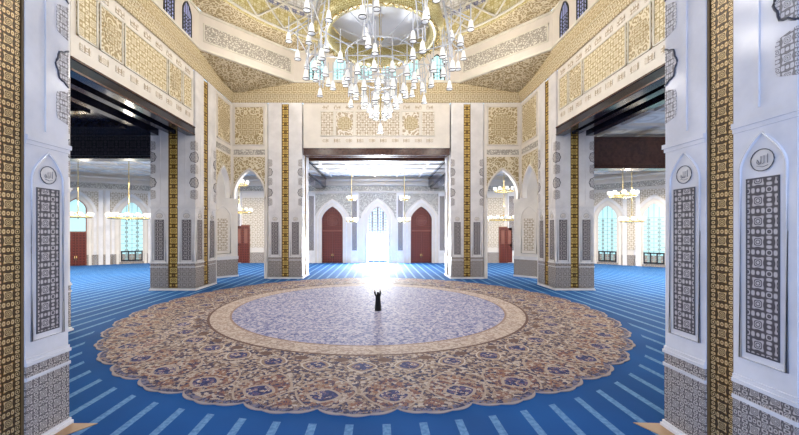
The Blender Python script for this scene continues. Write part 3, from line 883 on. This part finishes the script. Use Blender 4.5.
# chamfered corner piers behind the corner arches
def corner_pier(sx, cx, cy, label):
    e = empty('corner_pier', (cx, cy, 0)); tag(e, label, 'pillar', 'corner piers behind the arches')
    def shape(k): return [(sx * x * k, y * k) for x, y in ((-1.55, -1.75), (1.35, 1.6), (.3, 2.6), (-2.6, -.7))]
    MB().prism(shape(1.06), 0, .25, 'z').build('plinth', M['marble'], e)
    MB().prism(shape(1.015), .25, 2.5, 'z').build('dado', M['wainscot'], e)
    MB().prism(shape(1.05), 2.5, 2.95, 'z').build('dado_moulding', M['marble'], e)
    MB().prism(shape(1.0), 2.95, H0 - .1, 'z').build('shaft', M['cream'], e)
    MB().prism(shape(1.07), 10.6, 11.2, 'z').build('impost_moulding', M['creamlight'], e)
    u = (2.9, 3.35); ox, oy = -1.55, -1.75
    if sx > 0: T = frame(1.35, 1.6, -u[0], -u[1])
    else: T = frame(1.55, -1.75, -u[0], u[1])
    L = math.hypot(*u)
    a = arch(L / 2, 2.2, 8.6, 10.0, 8, .4)
    MB(T).tube([(p[0], .04, p[1]) for p in [(L / 2 - 1.1, 3.4), (L / 2 + 1.1, 3.4)] + a], .07, 5, closed=True).build('niche_moulding', M['creamlight'], e)
    MB(T).box(L / 2 - .75, L / 2 + .75, 0, .03, 3.8, 8.3).build('relief_panel', M['palepat'], e)
corner_pier(1, -21.6, 50.1, 'chamfered pale corner pier behind the left corner arches')
corner_pier(-1, 21.0, 50.1, 'chamfered pale corner pier behind the right corner arches')

# ------------------------------------------------------------------ chandelier
def lamp_meshes():
    bell = MB().lathe([(.05, .78), (.12, .72), (.17, .55), (.20, .30), (.255, .05), (.27, 0), (.24, .02), (.02, .03)], n=12)
    rimm = MB().lathe([(.262, -.03), (.288, -.03), (.288, .03), (.262, .03)], n=12, closed=True)
    return bell, rimm
ch = empty('great_chandelier', (0.2, 31.0, 14.9))
tag(ch, 'giant chandelier of white bell lamps with gilt ring hanging under the dome', 'chandelier')
ZB = 14.9
MB().lathe([(.04, 1.2), (.07, 1.3), (.07, 8), (.3, 8.2), (.1, 8.5), (.1, 20), (.5, 20.5), (.2, 21), (.2, 31.8)], n=12).build('stem', M['brass'], ch)
zr = 23.2 - ZB
MB().lathe([(4.35, zr + .0), (5.2, zr - .1), (5.4, zr + .7), (5.2, zr + 1.7), (4.5, zr + 1.6), (4.2, zr + .7)], n=64, closed=True).build('gilt_ring', M['filigree'], ch)
MB().lathe([(4.15, zr + 1.35), (2.4, zr + 1.75), (.3, zr + 1.95), (.3, zr + 2.05), (2.4, zr + 1.85), (4.2, zr + 1.45)], n=48, closed=True).build('diffuser_dish', M['dish'], ch)
mb = MB()
for k in range(40):
    a = 2 * PI * k / 40
    mb.tube([(4.9 * math.cos(a), 4.9 * math.sin(a), zr + .0), (5.0 * math.cos(a + .08), 5.0 * math.sin(a + .08), zr - .4), (4.9 * math.cos(a + .157), 4.9 * math.sin(a + .157), zr + .0)], .06, 5)
mb.build('ring_festoon', M['brass'], ch)
z2 = 30.5 - ZB
MB().lathe([(3.2, z2), (3.7, z2 - .1), (3.8, z2 + .4), (3.3, z2 + .7)], n=48, closed=True).build('upper_ring', M['filigree'], ch)
NA = 10
lampT, capT = lamp_meshes()
proto = [None]
def lamp(x, y, z, rod):
    """z = bottom of the bell; rod = length of crystal rod above"""
    key = round(rod, 2)
    if proto[0] is None:
        l = lampT.build('lamp', M['frost'], ch); c = capT.build('lamp_rim', M['iron'], l)
        r_ = MB().tube([(0, 0, .6), (0, 0, 1)], .05, 6).build('lamp_rod', M['crystal'], l)
        r_.data.transform(Matrix.Translation((0, 0, -.6))); r_.location = (0, 0, .76)
        proto[0] = l
    else:
        l = copy_tree(proto[0], ch)
    l.location = (x, y, z)
    for c in l.children:
        if c.name.startswith('lamp_rod'): c.scale = (1, 1, rod / .4)
    return l
lamp(0, 0, .1, .9)
def ringl(n, r_, z, rod, ph=0):
    for k in range(n):
        a = 2 * PI * (k + ph) / n
        lamp(r_ * math.cos(a), r_ * math.sin(a), z, rod)
ringl(6, .75, 1.45, 1.45)
ringl(9, 1.45, 2.3, 1.65, .3)
ringl(11, 2.2, 3.2, 1.85, .1)
ringl(13, 3.0, 4.2, 2.0, .4)
# tier hoops
mb = MB()
for r_, z in ((.75, 3.5), (1.45, 4.55), (2.2, 5.65), (3.0, 6.8)):
    mb.tube([(r_ * math.cos(a), r_ * math.sin(a), z) for a in [2 * PI * k / 32 for k in range(32)]], .06, 5, closed=True)
    for k in range(4):
        a = 2 * PI * k / 4; mb.tube([(0, 0, z), (r_ * math.cos(a), r_ * math.sin(a), z)], .045, 5)
mb.build('tier_hoops', M['crystal'], ch)
for k in range(NA):
    a = 2 * PI * (k + .28) / NA
    def P(r_, z, da=0): return (r_ * math.cos(a + da), r_ * math.sin(a + da), z)
    m = MB()
    # ladder truss: two rails from the gilt ring out and down to the lamps
    for da in (-.05, .05):
        m.tube([P(4.3, z2 + .2, da * 1.4), P(5.7, zr + 1.0, da), P(6.1, zr - 1.5, da), P(6.2, 5.2, da)], .06, 5)
        m.tube([P(5.8, zr + 1.0, da), P(7.7, zr - .4, da * .8)], .05, 5)
    for q in range(9):
        z = 5.4 + q * .62
        m.tube([P(6.15, z, -.05), P(6.15, z, .05)], .04, 4)
    m.tube([P(3.1, 6.3), P(6.2, 6.4)], .05, 5)
    m.tube([P(6.2, 6.4), P(7.2, zr - .2)], .05, 5)
    m.build('arm', M['crystal'], ch)
    lamp(*P(4.7, 4.6, .05), 1.7)
    lamp(*P(5.6, 5.3, -.06), 1.4)
    lamp(*P(6.1, 7.0, .09), 1.5)
    lamp(*P(6.3, 4.3, 0), 1.0)
    lamp(*P(7.0, 6.0, -.04), 2.4)
    lamp(*P(7.7, 7.2, .02), 1.3)
mb = MB()
for k in range(20):
    a = 2 * PI * k / 20; b = a + (.6 if k % 2 else -.6)
    mb.tube([(5.1 * math.cos(a), 5.1 * math.sin(a), zr + 1), (3.5 * math.cos(b), 3.5 * math.sin(b), z2)], .04, 4)
    if k % 2: mb.tube([(5.0 * math.cos(a), 5.0 * math.sin(a), zr + .5), (.15 * math.cos(a), .15 * math.sin(a), zr - .6)], .04, 4)
    mb.tube([(3.4 * math.cos(a), 3.4 * math.sin(a), z2 + .6), (.2 * math.cos(a), .2 * math.sin(a), z2 + 9)], .04, 4)
mb.build('suspension_wires', M['crystal'], ch)

# aisle chandeliers
def small_chandelier(x, y, tiers, label):
    zb = tiers[0][1]
    e = empty('ring_chandelier', (x, y, zb)); tag(e, label, 'chandelier', 'ring chandeliers of the aisles')
    MB().tube([(0, 0, -.3), (0, 0, H0 - .25 - zb)], .06, 6).build('stem', M['brass'], e)
    for (r_, z, n) in tiers:
        dz = z - zb
        m = MB().tube([(r_ * math.cos(a), r_ * math.sin(a), dz) for a in [2 * PI * k / 28 for k in range(28)]], .1, 5, closed=True)
        for k in range(6):
            a = 2 * PI * k / 6; m.tube([(0, 0, dz + .8), (r_ * math.cos(a), r_ * math.sin(a), dz)], .04, 4)
        m.build('ring', M['brass'], e)
        for k in range(n):
            a = 2 * PI * k / n
            MB().lathe([(.0, .0), (.2, .05), (.3, .35), (.22, .6), (.0, .62)], (r_ * math.cos(a), r_ * math.sin(a), dz + .1), n=8).build('lamp', M['frost'], e)
small_chandelier(-34.8, 50.0, [(2.4, 8.3, 12)], 'wide lit ring chandelier in front of the left aisle window')
small_chandelier(-46.5, 55.5, [(1.7, 8.7, 9)], 'small lit ring chandelier before the left aisle red door')
small_chandelier(-23.3, 60.0, [(2.0, 9.7, 10), (1.4, 14.3, 8)], 'two-tier lit chandelier seen through the left corner arch')
small_chandelier(21.1, 60.0, [(2.9, 8.4, 14), (1.5, 13.2, 8)], 'two-tier lit chandelier seen through the right corner arch')
small_chandelier(34.2, 50.0, [(1.6, 11.4, 9)], 'small high ring chandelier in the right aisle near the far pier')
small_chandelier(39.0, 55.0, [(1.5, 8.0, 9)], 'low ring chandelier between the right aisle windows')
small_chandelier(-4.9, 66.5, [(.95, 8.4, 7), (.75, 12.4, 6)], 'slim two-tier chandelier between the gate and left red door')
small_chandelier(4.9, 66.5, [(.95, 8.4, 7), (.75, 12.4, 6)], 'slim two-tier chandelier between the gate and right red door')

# ------------------------------------------------------------------ person
def person(loc):
    vs = []; es = []; rs = []
    def v(p, r_, prev=None):
        vs.append(p); rs.append(r_)
        if prev is not None: es.append((prev, len(vs) - 1))
        return len(vs) - 1
    pel = v((0, 0, .82), .12); ab = v((0, 0, .98), .115, pel); che = v((0, .01, 1.14), .125, ab); nk = v((0, 0, 1.27), .05, che)
    hd = v((0, .015, 1.36), .078, nk); hd2 = v((0, .01, 1.45), .07, hd)
    v((0, .10, 1.37), .018, hd)
    for s in (-1, 1):
        sh = v((s * .15, 0, 1.2), .06, che)
        if s < 0: el = v((-.24, .05, 1.36), .042, sh); wr_ = v((-.27, .10, 1.53), .03, el); d = Vector((-.1, .12, 1)).normalized(); tip = wr_
        else: el = v((.20, .04, 1.40), .042, sh); wr_ = v((.17, .09, 1.59), .03, el); d = Vector((-.05, .1, 1)).normalized()
        b = Vector(vs[wr_]); pm = v(tuple(b + d * .05), .028, wr_)
        for i, l in enumerate((.055, .07, .075, .065)):
            side = Vector((1, 0, 0)) * ((i - 1.5) * .019)
            k1 = v(tuple(b + d * .075 + side), .0095, pm)
            k2 = v(tuple(b + d * (.075 + l * .6) + side * 1.15 + Vector((0, .006, 0))), .0085, k1)
            v(tuple(b + d * (.075 + l) + side * 1.2 + Vector((0, .018, 0))), .007, k2)
        th = v(tuple(b + d * .035 - Vector((s * .035, 0, 0))), .010, pm)
        v(tuple(b + d * .07 - Vector((s * .055, -.01, 0))), .008, th)
        hp = v((s * .085, 0, .76), .085, pel); kn = v((s * .09, .01, .43), .055, hp); an = v((s * .095, -.01, .08), .038, kn)
        v((s * .10, .13, .035), .03, an)
    me = bpy.data.meshes.new('person'); me.from_pydata(vs, es, [])
    o = bpy.data.objects.new('person', me); COL.objects.link(o)
    sk = o.modifiers.new('Skin', 'SKIN'); 
    lay = me.skin_vertices[0] if me.skin_vertices else None
    if lay is None:
        bm = bmesh.new(); bm.from_mesh(me); bm.verts.layers.skin.verify(); bm.to_mesh(me); bm.free(); lay = me.skin_vertices[0]
    for i, r_ in enumerate(rs): lay.data[i].radius = (r_, r_)
    for d_ in lay.data: d_.use_root = False
    lay.data[0].use_root = True
    sb = o.modifiers.new('Subd', 'SUBSURF'); sb.levels = sb.render_levels = 1
    me.materials.append(M['skin'])
    o.location = loc
    tag(o, 'person in a long black robe standing on the carpet with arms raised', 'person')
    r_ = MB(); n = 28; prof = [(.27, .02, 1), (.255, .3, 1), (.23, .6, .9), (.205, .85, .8), (.20, 1.05, .75), (.195, 1.18, .65), (.09, 1.27, .7), (.062, 1.30, 1)]
    pts = []; fs = []
    for (rr_, z, fl) in prof:
        for k in range(n):
            a = 2 * PI * k / n; q = rr_ * (1 + .06 * math.cos(7 * a) * max(0, 1 - z))
            pts.append((q * math.cos(a), q * fl * math.sin(a) + .01, z))
    for i in range(len(prof) - 1):
        for k in range(n): fs.append((i * n + k, i * n + (k + 1) % n, (i + 1) * n + (k + 1) % n, (i + 1) * n + k))
    r_.add(pts, fs, smooth=True)
    r_.tube([(-.13, 0, 1.19), (-.24, .05, 1.36), (-.27, .10, 1.52)], .085, 10, r2=.065)
    r_.tube([(.13, 0, 1.19), (.20, .04, 1.40), (.17, .09, 1.58)], .085, 10, r2=.065)
    r_.build('robe', M['cloth'], o)
    MB().lathe([(.13, 1.16), (.125, 1.24), (.095, 1.30), (.105, 1.38), (.095, 1.46), (.06, 1.515), (.0, 1.53)], (0, -.012, 0), n=20).build('head_scarf', M['cloth'], o)
    e = MB()
    for s in (-1, 1): e.lathe([(0, -.009), (.009, 0), (0, .009)], (s * .03, .105, 1.385), n=8)
    e.build('eyes', M['iron'], o)
    return o
person((0.0, 29.0, .033))

# ------------------------------------------------------------------ light
W = bpy.data.worlds.new('World'); S.world = W; W.use_nodes = True
bg = W.node_tree.nodes['Background']; bg.inputs[0].default_value = (.62, .78, 1.0, 1); bg.inputs[1].default_value = 1.8
def area(name, loc, sx, sy, power, col, rot=(0, 0, 0)):
    d = bpy.data.lights.new(name, 'AREA'); d.shape = 'RECTANGLE'; d.size = sx; d.size_y = sy; d.energy = power; d.color = col
    o = bpy.data.objects.new(name, d); COL.objects.link(o); o.location = loc; o.rotation_euler = rot
    return o
def point(name, loc, power, col, r_=.6):
    d = bpy.data.lights.new(name, 'POINT'); d.energy = power; d.color = col; d.shadow_soft_size = r_
    o = bpy.data.objects.new(name, d); COL.objects.link(o); o.location = loc
    return o
WARM = (1.0, .89, .71); NEUT = (1, .95, .88); COOL = (.45, .62, 1.0)
# daylight through the gate
area('gate_daylight', (-.05, 74.4, 3.1), 4.0, 5.8, 24000, (.92, .96, 1), (math.radians(-90), 0, 0))
sd = bpy.data.lights.new('sun', 'SUN'); sd.energy = 5; sd.angle = .02
so = bpy.data.objects.new('sun', sd); COL.objects.link(so); so.rotation_euler = (math.radians(-52), 0, math.radians(4))
# chandelier glow
for k in range(8):
    a = 2 * PI * (k + .5) / 8
    point('chandelier_light', (.2 + 10.5 * math.cos(a), 31 + 10.5 * math.sin(a), 21.0), 640, NEUT, .8)
point('chandelier_core', (.2, 31, 13.4), 1500, NEUT, .8)
# warm fill points added at drum height to wash walls and dome
for k, (x, y) in enumerate(((-14, 31), (13.5, 31), (-7, 43), (7, 43), (-13, 41), (13, 41), (0, 18))):
    point('upper_hall_fill', (x, y, 27.5), 420, WARM, .7)
# ring chandelier glow, then unseen panels added to brighten the aisles
for x, y, p in ((-34.8, 50, 900), (-46, 56, 500), (36, 52, 800), (36, 33, 900), (46, 55, 500), (-23.3, 60, 450), (21.1, 60, 450), (0, 63, 100)):
    point('ring_chandelier_light', (x, y, 10.6), p, (1, .88, .72), .5)
for x, y, sx, sy, p in ((-42, 45, 26, 36, 13500), (40, 45, 22, 36, 12500), (0, 64, 30, 12, 800), (-26, 64, 18, 12, 2000), (26, 64, 18, 12, 2000)):
    area('aisle_fill_panel', (x, y, 13.3 if abs(x) > 30 else 15), sx, sy, p, (1, .92, .80))
area('entrance_cool_fill', (0, -7.5, 5.5), 18, 9, 2500, (.36, .52, 1.0), (math.radians(100), 0, 0))  # cool panel added behind the viewer to tint the near piers blue
area('entrance_overhead_fill', (0, 2, 17.4), 36, 8, 120, COOL)  # unseen cool fill added above the entrance aisle

# ------------------------------------------------------------------ camera
cd = bpy.data.cameras.new('Camera'); cam = bpy.data.objects.new('Camera', cd); COL.objects.link(cam)
cam.location = (0, 0, 6.4); cam.rotation_euler = (PI / 2, 0, 0)
cd.sensor_width = 36; cd.lens = 36 * 358 / 799
cd.shift_x = .0269; cd.shift_y = .01815; cd.clip_end = 500
S.camera = cam
S.view_settings.view_transform = 'Standard'; S.view_settings.look = 'None'
S.view_settings.gamma = 1; S.view_settings.exposure = 0.0; S.view_settings.use_curve_mapping = False
